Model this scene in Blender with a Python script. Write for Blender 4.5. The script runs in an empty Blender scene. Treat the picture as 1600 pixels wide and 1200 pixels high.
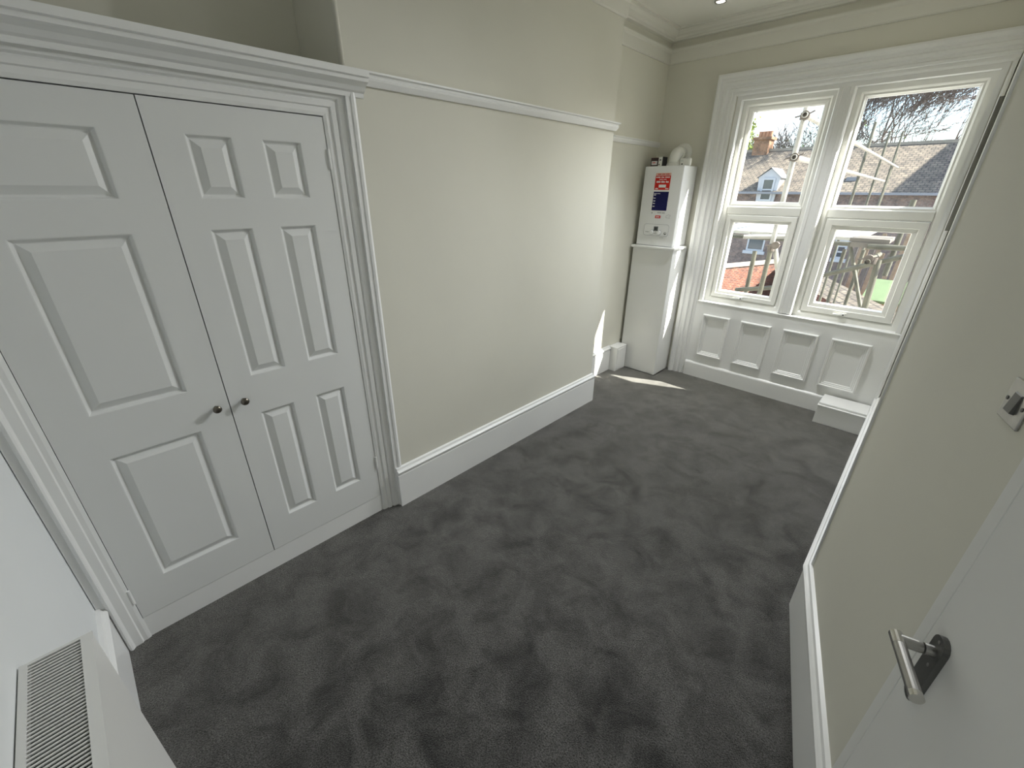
import bpy, math, random
from mathutils import Vector, Matrix

sc = bpy.context.scene
COL = sc.collection
R = math.radians

# ------------------------------------------------------------------ camera, sky, sun, exposure
cam_data = bpy.data.cameras.new('camera')
cam_data.sensor_width = 36.0
cam_data.lens = 656.8 / 1600 * 36.0
cam_data.clip_start = 0.02
cam_data.clip_end = 300
cam = bpy.data.objects.new('camera', cam_data)
COL.objects.link(cam)
_yaw, _pit, _rol = R(44.0998), R(24.7262), R(0.412)
_fw = Vector((-math.sin(_yaw) * math.cos(_pit), math.cos(_yaw) * math.cos(_pit), -math.sin(_pit)))
_rt = Vector((math.cos(_yaw), math.sin(_yaw), 0))
_up = _rt.cross(_fw)
_rt2 = _rt * math.cos(_rol) + _up * math.sin(_rol)
_up2 = _up * math.cos(_rol) - _rt * math.sin(_rol)
_m = Matrix((_rt2, _up2, -_fw)).transposed().to_4x4()
_m.translation = Vector((1.9505, 0.2278, 1.7985))
cam.matrix_world = _m
sc.camera = cam

SUN_DIR = Vector((2.2, 1.0, 2.05)).normalized()          # towards the sun
SKY_STRENGTH, SUN_STRENGTH, LAMP_W, EXPOSURE = 0.37, 16.0, 40.0, 0.62

world = bpy.data.worlds.new('sky')
sc.world = world
world.use_nodes = True
_nt = world.node_tree
_nt.nodes.clear()
_out = _nt.nodes.new('ShaderNodeOutputWorld')
_bg = _nt.nodes.new('ShaderNodeBackground')
_sky = _nt.nodes.new('ShaderNodeTexSky')
_sky.sky_type = 'NISHITA'
_sky.sun_disc = False
_sky.sun_elevation = math.asin(SUN_DIR.z)
_sky.sun_rotation = math.atan2(SUN_DIR.x, SUN_DIR.y)
_tc = _nt.nodes.new('ShaderNodeTexCoord')
_map = _nt.nodes.new('ShaderNodeMapping')
_map.inputs['Scale'].default_value = (1.0, 1.0, 2.2)
_cl = _nt.nodes.new('ShaderNodeTexNoise')
_cl.inputs['Scale'].default_value = 2.6
_cl.inputs['Detail'].default_value = 7
_cr = _nt.nodes.new('ShaderNodeValToRGB')
_cr.color_ramp.elements[0].position = 0.50
_cr.color_ramp.elements[1].position = 0.66
_mx = _nt.nodes.new('ShaderNodeMix')
_mx.data_type = 'RGBA'
_mx.inputs[7].default_value = (3.6, 3.75, 4.0, 1)
_nt.links.new(_tc.outputs['Generated'], _map.inputs['Vector'])
_nt.links.new(_map.outputs[0], _cl.inputs['Vector'])
_nt.links.new(_cl.outputs['Fac'], _cr.inputs[0])
_nt.links.new(_cr.outputs[0], _mx.inputs[0])
_nt.links.new(_sky.outputs[0], _mx.inputs[6])
_nt.links.new(_mx.outputs[2], _bg.inputs['Color'])
_bg.inputs['Strength'].default_value = SKY_STRENGTH
_nt.links.new(_bg.outputs[0], _out.inputs[0])

_sl = bpy.data.lights.new('sun', 'SUN')
_sl.energy = SUN_STRENGTH
_sl.angle = R(0.6)
_sl.color = (1.0, 0.95, 0.86)
sun = bpy.data.objects.new('sun', _sl)
sun.rotation_euler = SUN_DIR.to_track_quat('Z', 'Y').to_euler()
sun.location = (6, 9, 12)
COL.objects.link(sun)

_pl = bpy.data.lights.new('window_portal', 'AREA')       # guides sky sampling through the window, emits nothing itself
_pl.shape = 'RECTANGLE'
_pl.size, _pl.size_y = 1.5, 1.7
_pl.cycles.is_portal = True
portal = bpy.data.objects.new('window_portal', _pl)
portal.location = (1.15, 4.80, 1.66)
portal.rotation_euler = (R(-90), 0, 0)
COL.objects.link(portal)

vs = sc.view_settings
vs.view_transform = 'Standard'
vs.look = 'None'
vs.exposure = EXPOSURE
vs.gamma = 1.0
vs.use_curve_mapping = False
sc.cycles.use_denoising = True
sc.cycles.max_bounces = 14
sc.cycles.diffuse_bounces = 8
sc.cycles.transparent_max_bounces = 16
sc.cycles.sample_clamp_indirect = 6.0

# ------------------------------------------------------------------ materials
MATS = {}


def mat(name, col, rough=0.5, metal=0.0, spec=0.5, noise=None, bump=None, coat=0.0):
    """noise=(scale, amount, detail) varies the colour, bump=(scale, strength, distance)"""
    if name in MATS:
        return MATS[name]
    m = bpy.data.materials.new(name)
    m.use_nodes = True
    nt = m.node_tree
    b = nt.nodes['Principled BSDF']
    b.inputs['Base Color'].default_value = (*col, 1)
    b.inputs['Roughness'].default_value = rough
    b.inputs['Metallic'].default_value = metal
    b.inputs['Specular IOR Level'].default_value = spec
    b.inputs['Coat Weight'].default_value = coat
    tc = nt.nodes.new('ShaderNodeTexCoord')
    if noise:
        n = nt.nodes.new('ShaderNodeTexNoise')
        n.inputs['Scale'].default_value = noise[0]
        n.inputs['Detail'].default_value = noise[2] if len(noise) > 2 else 4
        nt.links.new(tc.outputs['Object'], n.inputs['Vector'])
        r = nt.nodes.new('ShaderNodeValToRGB')
        a = noise[1]
        r.color_ramp.elements[0].color = (*[c * (1 - a) for c in col], 1)
        r.color_ramp.elements[1].color = (*[min(1, c * (1 + a)) for c in col], 1)
        r.color_ramp.elements[0].position = 0.3
        r.color_ramp.elements[1].position = 0.7
        nt.links.new(n.outputs['Fac'], r.inputs[0])
        nt.links.new(r.outputs[0], b.inputs['Base Color'])
    if bump:
        n = nt.nodes.new('ShaderNodeTexNoise')
        n.inputs['Scale'].default_value = bump[0]
        n.inputs['Detail'].default_value = 3
        nt.links.new(tc.outputs['Object'], n.inputs['Vector'])
        bp = nt.nodes.new('ShaderNodeBump')
        bp.inputs['Strength'].default_value = bump[1]
        bp.inputs['Distance'].default_value = bump[2]
        nt.links.new(n.outputs['Fac'], bp.inputs['Height'])
        nt.links.new(bp.outputs[0], b.inputs['Normal'])
    MATS[name] = m
    return m


def mat_carpet():
    m = bpy.data.materials.new('grey_carpet')
    m.use_nodes = True
    nt = m.node_tree
    b = nt.nodes['Principled BSDF']
    b.inputs['Roughness'].default_value = 0.95
    b.inputs['Specular IOR Level'].default_value = 0.1
    b.inputs['Sheen Weight'].default_value = 0.62
    b.inputs['Sheen Roughness'].default_value = 0.48
    b.inputs['Sheen Tint'].default_value = (1.0, 0.97, 0.9, 1)
    tc = nt.nodes.new('ShaderNodeTexCoord')

    def noise(scale, detail, rough=0.5, dist=0.0):
        n = nt.nodes.new('ShaderNodeTexNoise')
        n.inputs['Scale'].default_value = scale
        n.inputs['Detail'].default_value = detail
        n.inputs['Roughness'].default_value = rough
        n.inputs['Distortion'].default_value = dist
        nt.links.new(tc.outputs['Object'], n.inputs['Vector'])
        return n

    def ramp(src, p0, c0, p1, c1):
        r = nt.nodes.new('ShaderNodeValToRGB')
        r.color_ramp.elements[0].position = p0
        r.color_ramp.elements[0].color = (*c0, 1)
        r.color_ramp.elements[1].position = p1
        r.color_ramp.elements[1].color = (*c1, 1)
        nt.links.new(src.outputs['Fac'], r.inputs[0])
        return r

    def mul(a, c, f=1.0):
        x = nt.nodes.new('ShaderNodeMix')
        x.data_type = 'RGBA'
        x.blend_type = 'MULTIPLY'
        x.inputs[0].default_value = f
        nt.links.new(a, x.inputs[6])
        nt.links.new(c, x.inputs[7])
        return x.outputs[2]
    big = ramp(noise(5.5, 5, 0.62, 0.6), 0.33, (0.018, 0.018, 0.018), 0.60, (0.074, 0.073, 0.070))
    fine = ramp(noise(190, 3), 0.34, (0.3, 0.3, 0.3), 0.66, (1.75, 1.75, 1.75))
    mid = ramp(noise(34, 3), 0.3, (0.85, 0.85, 0.85), 0.7, (1.12, 1.12, 1.12))
    c = mul(mul(big.outputs[0], fine.outputs[0]), mid.outputs[0])
    nt.links.new(c, b.inputs['Base Color'])
    bp = nt.nodes.new('ShaderNodeBump')
    bp.inputs['Strength'].default_value = 0.8
    bp.inputs['Distance'].default_value = 0.006
    nt.links.new(noise(240, 2).outputs['Fac'], bp.inputs['Height'])
    nt.links.new(bp.outputs[0], b.inputs['Normal'])
    return m


def mat_bricks(name, c1, c2, mortar, scale, w=0.5, h=0.25, msize=0.02, rough=0.9):
    m = bpy.data.materials.new(name)
    m.use_nodes = True
    nt = m.node_tree
    b = nt.nodes['Principled BSDF']
    b.inputs['Roughness'].default_value = rough
    br = nt.nodes.new('ShaderNodeTexBrick')
    br.inputs['Color1'].default_value = (*c1, 1)
    br.inputs['Color2'].default_value = (*c2, 1)
    br.inputs['Mortar'].default_value = (*mortar, 1)
    br.inputs['Scale'].default_value = scale
    br.inputs['Brick Width'].default_value = w
    br.inputs['Row Height'].default_value = h
    br.inputs['Mortar Size'].default_value = msize
    uv = nt.nodes.new('ShaderNodeUVMap')
    uv.uv_map = 'metres'
    nt.links.new(uv.outputs[0], br.inputs['Vector'])
    n = nt.nodes.new('ShaderNodeTexNoise')
    n.inputs['Scale'].default_value = 2.6
    n.inputs['Detail'].default_value = 9
    n.inputs['Roughness'].default_value = 0.75
    nt.links.new(uv.outputs[0], n.inputs['Vector'])
    r = nt.nodes.new('ShaderNodeValToRGB')
    r.color_ramp.elements[0].color = (0.35, 0.36, 0.4, 1)
    r.color_ramp.elements[0].position = 0.32
    r.color_ramp.elements[1].position = 0.66
    r.color_ramp.elements[1].color = (1.45, 1.4, 1.3, 1)
    nt.links.new(n.outputs['Fac'], r.inputs[0])
    x = nt.nodes.new('ShaderNodeMix')
    x.data_type = 'RGBA'
    x.blend_type = 'MULTIPLY'
    x.inputs[0].default_value = 1
    nt.links.new(br.outputs['Color'], x.inputs[6])
    nt.links.new(r.outputs[0], x.inputs[7])
    nt.links.new(x.outputs[2], b.inputs['Base Color'])
    return m


def mat_glass():
    m = bpy.data.materials.new('window_glass')
    m.use_nodes = True
    nt = m.node_tree
    nt.nodes.clear()
    o = nt.nodes.new('ShaderNodeOutputMaterial')
    t = nt.nodes.new('ShaderNodeBsdfTransparent')
    t.inputs[0].default_value = (0.96, 0.975, 0.97, 1)
    g = nt.nodes.new('ShaderNodeBsdfGlossy')
    g.inputs['Roughness'].default_value = 0.02
    x = nt.nodes.new('ShaderNodeMixShader')
    x.inputs[0].default_value = 0.05
    nt.links.new(t.outputs[0], x.inputs[1])
    nt.links.new(g.outputs[0], x.inputs[2])
    nt.links.new(x.outputs[0], o.inputs[0])
    return m


def mat_emit(name, col, strength):
    m = bpy.data.materials.new(name)
    m.use_nodes = True
    nt = m.node_tree
    nt.nodes.clear()
    o = nt.nodes.new('ShaderNodeOutputMaterial')
    e = nt.nodes.new('ShaderNodeEmission')
    e.inputs[0].default_value = (*col, 1)
    e.inputs[1].default_value = strength
    nt.links.new(e.outputs[0], o.inputs[0])
    return m


M_WALL = mat('wall_paint', (0.66, 0.648, 0.572), 0.75, spec=0.25, noise=(1.6, 0.025, 4), bump=(60, 0.05, 0.002))
M_CEIL = mat('ceiling_paint', (0.74, 0.73, 0.67), 0.8, spec=0.2, noise=(1.2, 0.02, 3))
M_GLOSS = mat('white_gloss_paint', (0.78, 0.785, 0.775), 0.32, spec=0.4, noise=(3.0, 0.015, 3), bump=(25, 0.04, 0.002))
M_DOOR = mat('white_door_paint', (0.70, 0.71, 0.70), 0.45, spec=0.35, noise=(2.0, 0.015, 3))
M_UPVC = mat('window_frame_paint', (0.80, 0.80, 0.76), 0.3, spec=0.45)
M_CARPET = mat_carpet()
M_GLASS = mat_glass()
M_DARK = mat('dark_gap', (0.012, 0.012, 0.012), 0.9)
M_BOILER = mat('white_enamel', (0.79, 0.80, 0.80), 0.3, spec=0.5)
M_RED = mat('sticker_red', (0.58, 0.02, 0.012), 0.5, spec=0.2)
M_BLUE = mat('sticker_blue', (0.005, 0.006, 0.075), 0.5, spec=0.2)
M_WHITEP = mat('print_white', (0.82, 0.82, 0.82), 0.5)
M_GREYP = mat('print_grey', (0.33, 0.34, 0.36), 0.5)
M_BLACK = mat('black_plastic', (0.02, 0.02, 0.022), 0.4)
M_LCD = mat('lcd_grey', (0.11, 0.12, 0.12), 0.2)
M_PLASTIC = mat('white_plastic', (0.76, 0.76, 0.72), 0.4)
M_STEEL = mat('brushed_steel', (0.42, 0.415, 0.40), 0.32, metal=1.0, noise=(40, 0.06, 2))
M_STEELD = mat('dark_satin_steel', (0.13, 0.13, 0.125), 0.42, metal=0.6)
M_KNOB = mat('pewter_knob', (0.17, 0.155, 0.13), 0.28, metal=1.0)
M_RADI = mat('radiator_enamel', (0.70, 0.70, 0.68), 0.35)
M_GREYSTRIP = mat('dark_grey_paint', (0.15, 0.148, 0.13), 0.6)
M_CARTON = mat('dark_carton', (0.035, 0.014, 0.014), 0.5)
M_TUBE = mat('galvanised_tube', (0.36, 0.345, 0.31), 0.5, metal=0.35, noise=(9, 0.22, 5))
M_TUBED = mat('weathered_or_shaded_tube', (0.12, 0.115, 0.085), 0.6, metal=0.3, noise=(9, 0.3, 5))
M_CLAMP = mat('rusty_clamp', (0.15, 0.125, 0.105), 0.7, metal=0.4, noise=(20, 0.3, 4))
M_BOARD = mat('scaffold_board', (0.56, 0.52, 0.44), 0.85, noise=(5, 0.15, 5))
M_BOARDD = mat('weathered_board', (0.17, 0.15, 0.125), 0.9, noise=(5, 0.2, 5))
M_BARK = mat('bark', (0.105, 0.085, 0.075), 0.95, noise=(2, 0.3, 4))
M_LEAF = mat('young_leaf', (0.26, 0.33, 0.06), 0.7, noise=(2, 0.3, 3))
M_LEAFD = mat('green_leaf', (0.16, 0.26, 0.09), 0.7, noise=(2, 0.3, 3))
M_FACADE = mat_bricks('facade_brick', (0.23, 0.155, 0.13), (0.15, 0.11, 0.105), (0.22, 0.20, 0.185), 1.0, 0.23, 0.075, 0.012)
M_REDBRICK = mat_bricks('red_brick', (0.27, 0.075, 0.04), (0.13, 0.035, 0.025), (0.24, 0.18, 0.14), 1.0, 0.23, 0.075, 0.012)
M_TILES = mat_bricks('roof_tiles', (0.235, 0.20, 0.155), (0.18, 0.15, 0.12), (0.08, 0.07, 0.06), 1.0, 0.26, 0.2, 0.022)
M_SLATE = mat_bricks('slate_tiles', (0.14, 0.18, 0.26), (0.10, 0.135, 0.20), (0.06, 0.08, 0.12), 1.0, 0.3, 0.2, 0.016)
M_COPING = mat('stone_coping', (0.30, 0.27, 0.22), 0.9, noise=(3, 0.15, 5))
M_SASH = mat('white_sash', (0.46, 0.48, 0.50), 0.5)
M_PANE = mat('far_window_pane', (0.05, 0.07, 0.085), 0.08, spec=0.8)
M_PAVING = mat('paving', (0.42, 0.40, 0.36), 0.95, noise=(1.2, 0.25, 5))
M_FELT = mat('green_felt', (0.11, 0.16, 0.075), 0.9, noise=(4, 0.15, 4))
M_TIMBER = mat('raw_timber', (0.26, 0.19, 0.12), 0.85, noise=(6, 0.2, 5))
M_CHIM = mat_bricks('chimney_brick', (0.30, 0.15, 0.08), (0.24, 0.115, 0.065), (0.28, 0.22, 0.16), 1.0, 0.23, 0.075, 0.012)
M_POT = mat('clay_pot', (0.40, 0.22, 0.13), 0.9)
M_LEAD = mat('lead_flashing', (0.22, 0.23, 0.25), 0.7)

# ------------------------------------------------------------------ mesh helpers


class MB:
    def __init__(self):
        self.v, self.f = [], []

    def add(self, vs, fs):
        o = len(self.v)
        self.v += [tuple(p) for p in vs]
        self.f += [tuple(i + o for i in f) for f in fs]
        return self

    def box(self, x0, x1, y0, y1, z0, z1):
        return self.add([(x0, y0, z0), (x1, y0, z0), (x1, y1, z0), (x0, y1, z0), (x0, y0, z1), (x1, y0, z1), (x1, y1, z1), (x0, y1, z1)],
                        [(3, 2, 1, 0), (4, 5, 6, 7), (0, 1, 5, 4), (1, 2, 6, 5), (2, 3, 7, 6), (3, 0, 4, 7)])

    def quad(self, *p):
        return self.add(p, [tuple(range(len(p)))])

    def prism(self, poly, h0, h1, axis='z'):
        """extrude a closed 2D polygon (counter-clockwise seen from +axis)"""
        def P(a, b, h):
            return {'z': (a, b, h), 'y': (b, h, a), 'x': (h, a, b)}[axis]
        n = len(poly)
        vs = [P(a, b, h0) for a, b in poly] + [P(a, b, h1) for a, b in poly]
        fs = [tuple(range(n - 1, -1, -1)), tuple(range(n, 2 * n))]
        fs += [(i, (i + 1) % n, n + (i + 1) % n, n + i) for i in range(n)]
        return self.add(vs, fs)

    def tube(self, pts, r, seg=10, cap=True):
        pts = [Vector(p) for p in pts]
        rs = r if isinstance(r, (list, tuple)) else [r] * len(pts)
        rings = []
        prev = None
        for i, p in enumerate(pts):
            if i == 0:
                t = pts[1] - p
            elif i == len(pts) - 1:
                t = p - pts[-2]
            else:
                t = (pts[i + 1] - p).normalized() + (p - pts[i - 1]).normalized()
            t.normalize()
            if prev is None:
                a = Vector((0, 0, 1)) if abs(t.z) < 0.9 else Vector((1, 0, 0))
                u = t.cross(a).normalized()
            else:
                u = (prev - t * prev.dot(t)).normalized()
            prev = u
            w = t.cross(u)
            rings.append([p + (u * math.cos(2 * math.pi * k / seg) + w * math.sin(2 * math.pi * k / seg)) * rs[i] for k in range(seg)])
        vs = [q for ring in rings for q in ring]
        fs = []
        for i in range(len(rings) - 1):
            for k in range(seg):
                k2 = (k + 1) % seg
                fs.append((i * seg + k, i * seg + k2, (i + 1) * seg + k2, (i + 1) * seg + k))
        if cap:
            fs.append(tuple(range(seg - 1, -1, -1)))
            fs.append(tuple((len(rings) - 1) * seg + k for k in range(seg)))
        return self.add(vs, fs)

    def pipe(self, a, b, r, wall=0.006, seg=14):
        """hollow tube with an open bore"""
        a, b = Vector(a), Vector(b)
        t = (b - a).normalized()
        h = Vector((0, 0, 1)) if abs(t.z) < 0.9 else Vector((1, 0, 0))
        u = t.cross(h).normalized()
        w = t.cross(u)
        vs = []
        for p, rr in ((a, r), (b, r), (b, r - wall), (a, r - wall)):
            vs += [p + (u * math.cos(2 * math.pi * k / seg) + w * math.sin(2 * math.pi * k / seg)) * rr for k in range(seg)]
        fs = []
        for i in range(4):
            j = (i + 1) % 4
            for k in range(seg):
                k2 = (k + 1) % seg
                fs.append((i * seg + k, i * seg + k2, j * seg + k2, j * seg + k))
        return self.add(vs, fs)

    def lathe(self, prof, c, axis=(0, 0, 1), seg=20):
        """prof: list of (radius, height) from start to end, closed at both ends"""
        ax = Vector(axis).normalized()
        h = Vector((0, 0, 1)) if abs(ax.z) < 0.9 else Vector((1, 0, 0))
        u = ax.cross(h).normalized()
        w = ax.cross(u)
        c = Vector(c)
        vs, fs = [], []
        for r_, z_ in prof:
            vs += [c + ax * z_ + (u * math.cos(2 * math.pi * k / seg) + w * math.sin(2 * math.pi * k / seg)) * max(r_, 1e-5) for k in range(seg)]
        for i in range(len(prof) - 1):
            for k in range(seg):
                k2 = (k + 1) % seg
                fs.append((i * seg + k, i * seg + k2, (i + 1) * seg + k2, (i + 1) * seg + k))
        fs.append(tuple(range(seg - 1, -1, -1)))
        fs.append(tuple((len(prof) - 1) * seg + k for k in range(seg)))
        return self.add(vs, fs)

    def sweep(self, prof, path, normal, closed=False):
        """prof points (a, b): a along normal x tangent (mitred), b along normal; open profile closed into a solid strip"""
        n = Vector(normal).normalized()
        path = [Vector(p) for p in path]
        N = len(path)
        rings = []
        for i, p in enumerate(path):
            def lat(j, k):
                return n.cross((path[k % N] - path[j % N]).normalized())
            if closed:
                l0, l1 = lat(i - 1, i), lat(i, i + 1)
            else:
                l0 = lat(i - 1, i) if i > 0 else lat(i, i + 1)
                l1 = lat(i, i + 1) if i < N - 1 else l0
            mid = (l0 + l1)
            mid = mid / max(1e-6, mid.length_squared) * 2
            rings.append([p + mid * a + n * b for a, b in prof])
        m = len(prof)
        vs = [q for ring in rings for q in ring]
        fs = []
        for i in range(N if closed else N - 1):
            j = (i + 1) % N
            for k in range(m):
                k2 = (k + 1) % m
                fs.append((i * m + k, i * m + k2, j * m + k2, j * m + k))
        if not closed:
            fs.append(tuple(range(m - 1, -1, -1)))
            fs.append(tuple((N - 1) * m + k for k in range(m)))
        return self.add(vs, fs)

    def mesh(self, name, smooth=False, uv=False, bevel=0):
        me = bpy.data.meshes.new(name)
        me.from_pydata(self.v, [], self.f)
        me.validate()
        import bmesh
        bm = bmesh.new()
        bm.from_mesh(me)
        bmesh.ops.recalc_face_normals(bm, faces=bm.faces)
        if bevel:
            bmesh.ops.bevel(bm, geom=[e for e in bm.edges if e.is_manifold and e.calc_face_angle(0) > 0.6], offset=bevel,
                            segments=2, affect='EDGES', profile=0.5, clamp_overlap=True)
        if uv:
            L = bm.loops.layers.uv.new('metres')
            for f in bm.faces:
                nn = f.normal
                if abs(nn.z) > 0.999:
                    e1, e2 = Vector((1, 0, 0)), Vector((0, 1, 0))
                else:
                    e1 = Vector((-nn.y, nn.x, 0)).normalized()
                    e2 = nn.cross(e1)
                for lp in f.loops:
                    lp[L].uv = (lp.vert.co.dot(e1), lp.vert.co.dot(e2))
        bm.to_mesh(me)
        bm.free()
        if smooth:
            me.shade_smooth()
        return me

    def obj(self, name, material, parent=None, smooth=False, uv=False, bevel=0):
        me = self.mesh(name, smooth, uv, bevel)
        me.materials.append(material)
        return link(name, me, parent)


def link(name, data, parent=None):
    o = bpy.data.objects.new(name, data)
    COL.objects.link(o)
    if parent is not None:
        o.parent = parent
        o.matrix_parent_inverse = Matrix.Translation(parent.location).inverted() if parent.rotation_euler[2] == 0 else parent_mat(parent).inverted()
    return o


def parent_mat(o):
    return Matrix.LocRotScale(o.location, o.rotation_euler, o.scale)


def tag(o, label, cat, group=None, kind=None):
    o['label'] = label
    o['category'] = cat
    if group:
        o['group'] = group
    if kind:
        o['kind'] = kind
    return o


def struct(o, label, cat):
    return tag(o, label, cat, kind='structure')


def thing(name, label, cat, loc=(0, 0, 0), group=None):
    o = bpy.data.objects.new(name, None)
    o.empty_display_size = 0.1
    COL.objects.link(o)
    o.location = loc
    return tag(o, label, cat, group)


# ------------------------------------------------------------------ room dimensions
XA = -0.308                     # alcove wall beside the window
YW = 4.586                      # window wall
YB0, YB1 = 1.235, 3.287         # chimney breast
XR = -0.36                      # back of the recess above the cupboard
YN = -0.105                     # wall behind the radiator
ZC = 3.07
CX, CY = 1.965, 2.17            # external corner on the door side
QA = R(75.7625)
DW = Vector((math.cos(QA), -math.sin(QA), 0))        # splayed wall, away from the corner
NW = Vector((-math.sin(QA), -math.cos(QA), 0))       # its normal into the room
TE = (CY - YN) / math.sin(QA)
EX = CX + DW.x * TE

# floor
poly = [(XR, YN), (EX, YN), (CX, CY), (CX, YW), (XA, YW), (XA, YB1), (0, YB1), (0, YB0), (XR, YB0)]
struct(MB().prism(poly, -0.08, 0.0).obj('floor', M_CARPET), 'dark grey mottled fitted carpet over the whole floor', 'carpet')
struct(MB().prism(poly, ZC, ZC + 0.1).obj('ceiling', M_CEIL), 'plain off-white painted ceiling', 'ceiling')

T = 0.12
# walls
struct(MB().box(-0.6, 0, YB0, YB1, 0, ZC).obj('wall_chimney_breast', M_WALL), 'cream painted chimney breast between cupboard and boiler alcove', 'wall')
struct(MB().box(XA - T, XA, YB1, YW + T, 0, ZC).obj('wall_alcove', M_WALL), 'cream painted alcove wall beside the boiler', 'wall')
struct(MB().box(XR - T, XR, YN - T, YB0, 0, ZC).obj('wall_left', M_WALL), 'shadowed cream wall of the recess above the cupboard', 'wall')
struct(MB().box(XR - T, EX + T, YN - T, YN, 0, ZC).obj('wall_near', mat('near_wall_cool_white', (0.74, 0.76, 0.765), 0.7, spec=0.25, noise=(1.6, 0.02, 4))), 'cool white wall behind the radiator', 'wall')  # whiter and cooler base colour than the other walls
struct(MB().box(CX, CX + T, CY, YW + T, 0, ZC).obj('wall_return', M_WALL), 'cream side wall running from the rounded corner to the window', 'wall')
c0 = Vector((CX, CY, 0))
e0 = c0 + DW * (TE + 0.15)
b0 = e0 - NW * T
b1 = c0 - NW * T
struct(MB().prism([(c0.x, c0.y), (e0.x, e0.y), (b0.x, b0.y), (b1.x, b1.y)], 0, ZC).obj('wall_right', M_WALL),
       'angled cream wall with the light switch next to the open door', 'wall')
# window wall with opening
OX0, OX1, OZ0, OZ1 = 0.36, 1.93, 0.79, 2.53
WT = 0.20
wf = MB()
wf.box(XA, OX0, YW, YW + WT, 0, ZC).box(OX1, CX, YW, YW + WT, 0, ZC).box(OX0, OX1, YW, YW + WT, 0, OZ0).box(OX0, OX1, YW, YW + WT, OZ1, ZC)
struct(wf.obj('wall_far', M_WALL), 'cream painted window wall above the boiler', 'wall')

# ------------------------------------------------------------------ skirtings
SK = [(0, 0), (0.025, 0), (0.025, 0.222), (0.021, 0.228), (0.022, 0.236), (0.030, 0.242), (0.031, 0.251), (0.024, 0.257), (0.017, 0.261), (0.013, 0.273), (0, 0.277)]
# path with the room on the left of travel: lateral = up x tangent points left
def skirt(name, pts, label, prof=SK):
    return struct(MB().sweep(prof, [(x, y, 0) for x, y in pts], (0, 0, 1)).obj(name, M_GLOSS), label, 'skirting board')


skirt('baseboard_breast', [(XA + 0.1, YB1), (0.0, YB1), (0.0, YB0 + 0.003)],
      'tall moulded white skirting along the chimney breast')
skirt('baseboard_alcove', [(XA, 4.066), (XA, YB1 + 0.03)], 'short white skirting on the sunlit alcove wall')
skirt('baseboard_near', [(0.0 - 0.02, YN), (1.45, YN)], 'white stepped skirting behind the radiator beside the cupboard')
q = c0 + DW * 1.55
skirt('baseboard_right', [(q.x, q.y), (CX, CY), (CX, YW)], 'white moulded skirting turning around the outer corner by the door')

# ------------------------------------------------------------------ picture rails, cornice, beads
RAIL = [(0, 0), (0.012, 0), (0.017, 0.008), (0.024, 0.02), (0.026, 0.028), (0.022, 0.032), (0.024, 0.040), (0.035, 0.044), (0.035, 0.051), (0, 0.053)]
RAIL2 = [(a * 0.75, b * 0.85) for a, b in RAIL]
o = MB().sweep(RAIL, [(XA + 0.2, YB1, 2.196), (0, YB1, 2.196), (0, YB0 + 0.03, 2.196)], (0, 0, 1)).obj('trim_1', M_GLOSS)
struct(o, 'white picture rail across the chimney breast', 'picture rail')
o = MB().sweep(RAIL2, [(XA, YW, 2.185), (XA, YB1 + 0.03, 2.185)], (0, 0, 1)).obj('trim_2', M_GLOSS)
struct(o, 'short picture rail in the boiler alcove', 'picture rail')
M_CORN = mat('cornice_paint', (0.70, 0.69, 0.63), 0.7, spec=0.25)
BAND = [(0, 2.842), (0.012, 2.842), (0.018, 2.85), (0.018, 2.92), (0.026, 2.93), (0.030, 2.945), (0.030, 2.952), (0, 2.955)]
COR = [(0, 3.002), (0.040, 3.002), (0.044, 3.012), (0.056, 3.014), (0.066, 3.026), (0.086, 3.034), (0.10, 3.046), (0.106, 3.05), (0.108, 3.058), (0.130, 3.060), (0.132, ZC), (0, ZC)]
path = [(CX, CY, 0), (CX, YW, 0), (XA, YW, 0), (XA, YB1, 0), (0, YB1, 0), (0, YB0, 0)]
struct(MB().sweep(BAND, path, (0, 0, 1)).obj('trim_3', M_CORN), 'flat white plaster band running below the cornice', 'moulding')
struct(MB().sweep(COR, path, (0, 0, 1)).obj('trim_4', M_CORN), 'white stepped plaster cornice along the ceiling edge', 'cornice')
# staff beads on the outer corners
o = MB().tube([(0.000, YB0 + 0.004, 2.245), (0.000, YB0 + 0.004, ZC)], 0.011, 10).obj('trim_5', M_WALL, smooth=True)
struct(o, 'rounded corner bead on the chimney breast above the cupboard', 'corner bead')
o = MB().tube([(CX + 0.002, CY + 0.001, 0.27), (CX + 0.002, CY + 0.001, ZC)], 0.009, 10).obj('trim_6', M_GLOSS, smooth=True)
struct(o, 'white corner bead running up the outer corner by the door', 'corner bead')

# ------------------------------------------------------------------ window casing and apron
ARCH = [(0, 0), (0, 0.012), (0.012, 0.02), (0.03, 0.02), (0.034, 0.032), (0.05, 0.034), (0.056, 0.026), (0.072, 0.03), (0.078, 0.042),
        (0.098, 0.044), (0.104, 0.034), (0.122, 0.038), (0.13, 0.052), (0.15, 0.056), (0.163, 0.052), (0.168, 0.03), (0.168, 0)]
# lateral must point away from the opening: normal is -y (towards the room)
casing = MB()
A0 = OX0 - 0.01
casing.sweep(ARCH, [(A0, YW, 0.0), (A0, YW, OZ1), (CX - 0.004, YW, OZ1)], (0, -1, 0))
o = casing.obj('trim_7', M_GLOSS)
struct(o, 'deep moulded white architrave round the window', 'architrave')
o = MB().box(OX1 + 0.006, CX - 0.006, YW - 0.035, YW, 0.17, OZ1).box(OX1 + 0.012, CX - 0.006, YW - 0.05, YW - 0.035, 0.17, OZ1).obj('trim_8', M_GLOSS, bevel=0.003)
struct(o, 'narrow white architrave strip squeezed against the side wall', 'architrave')

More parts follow.
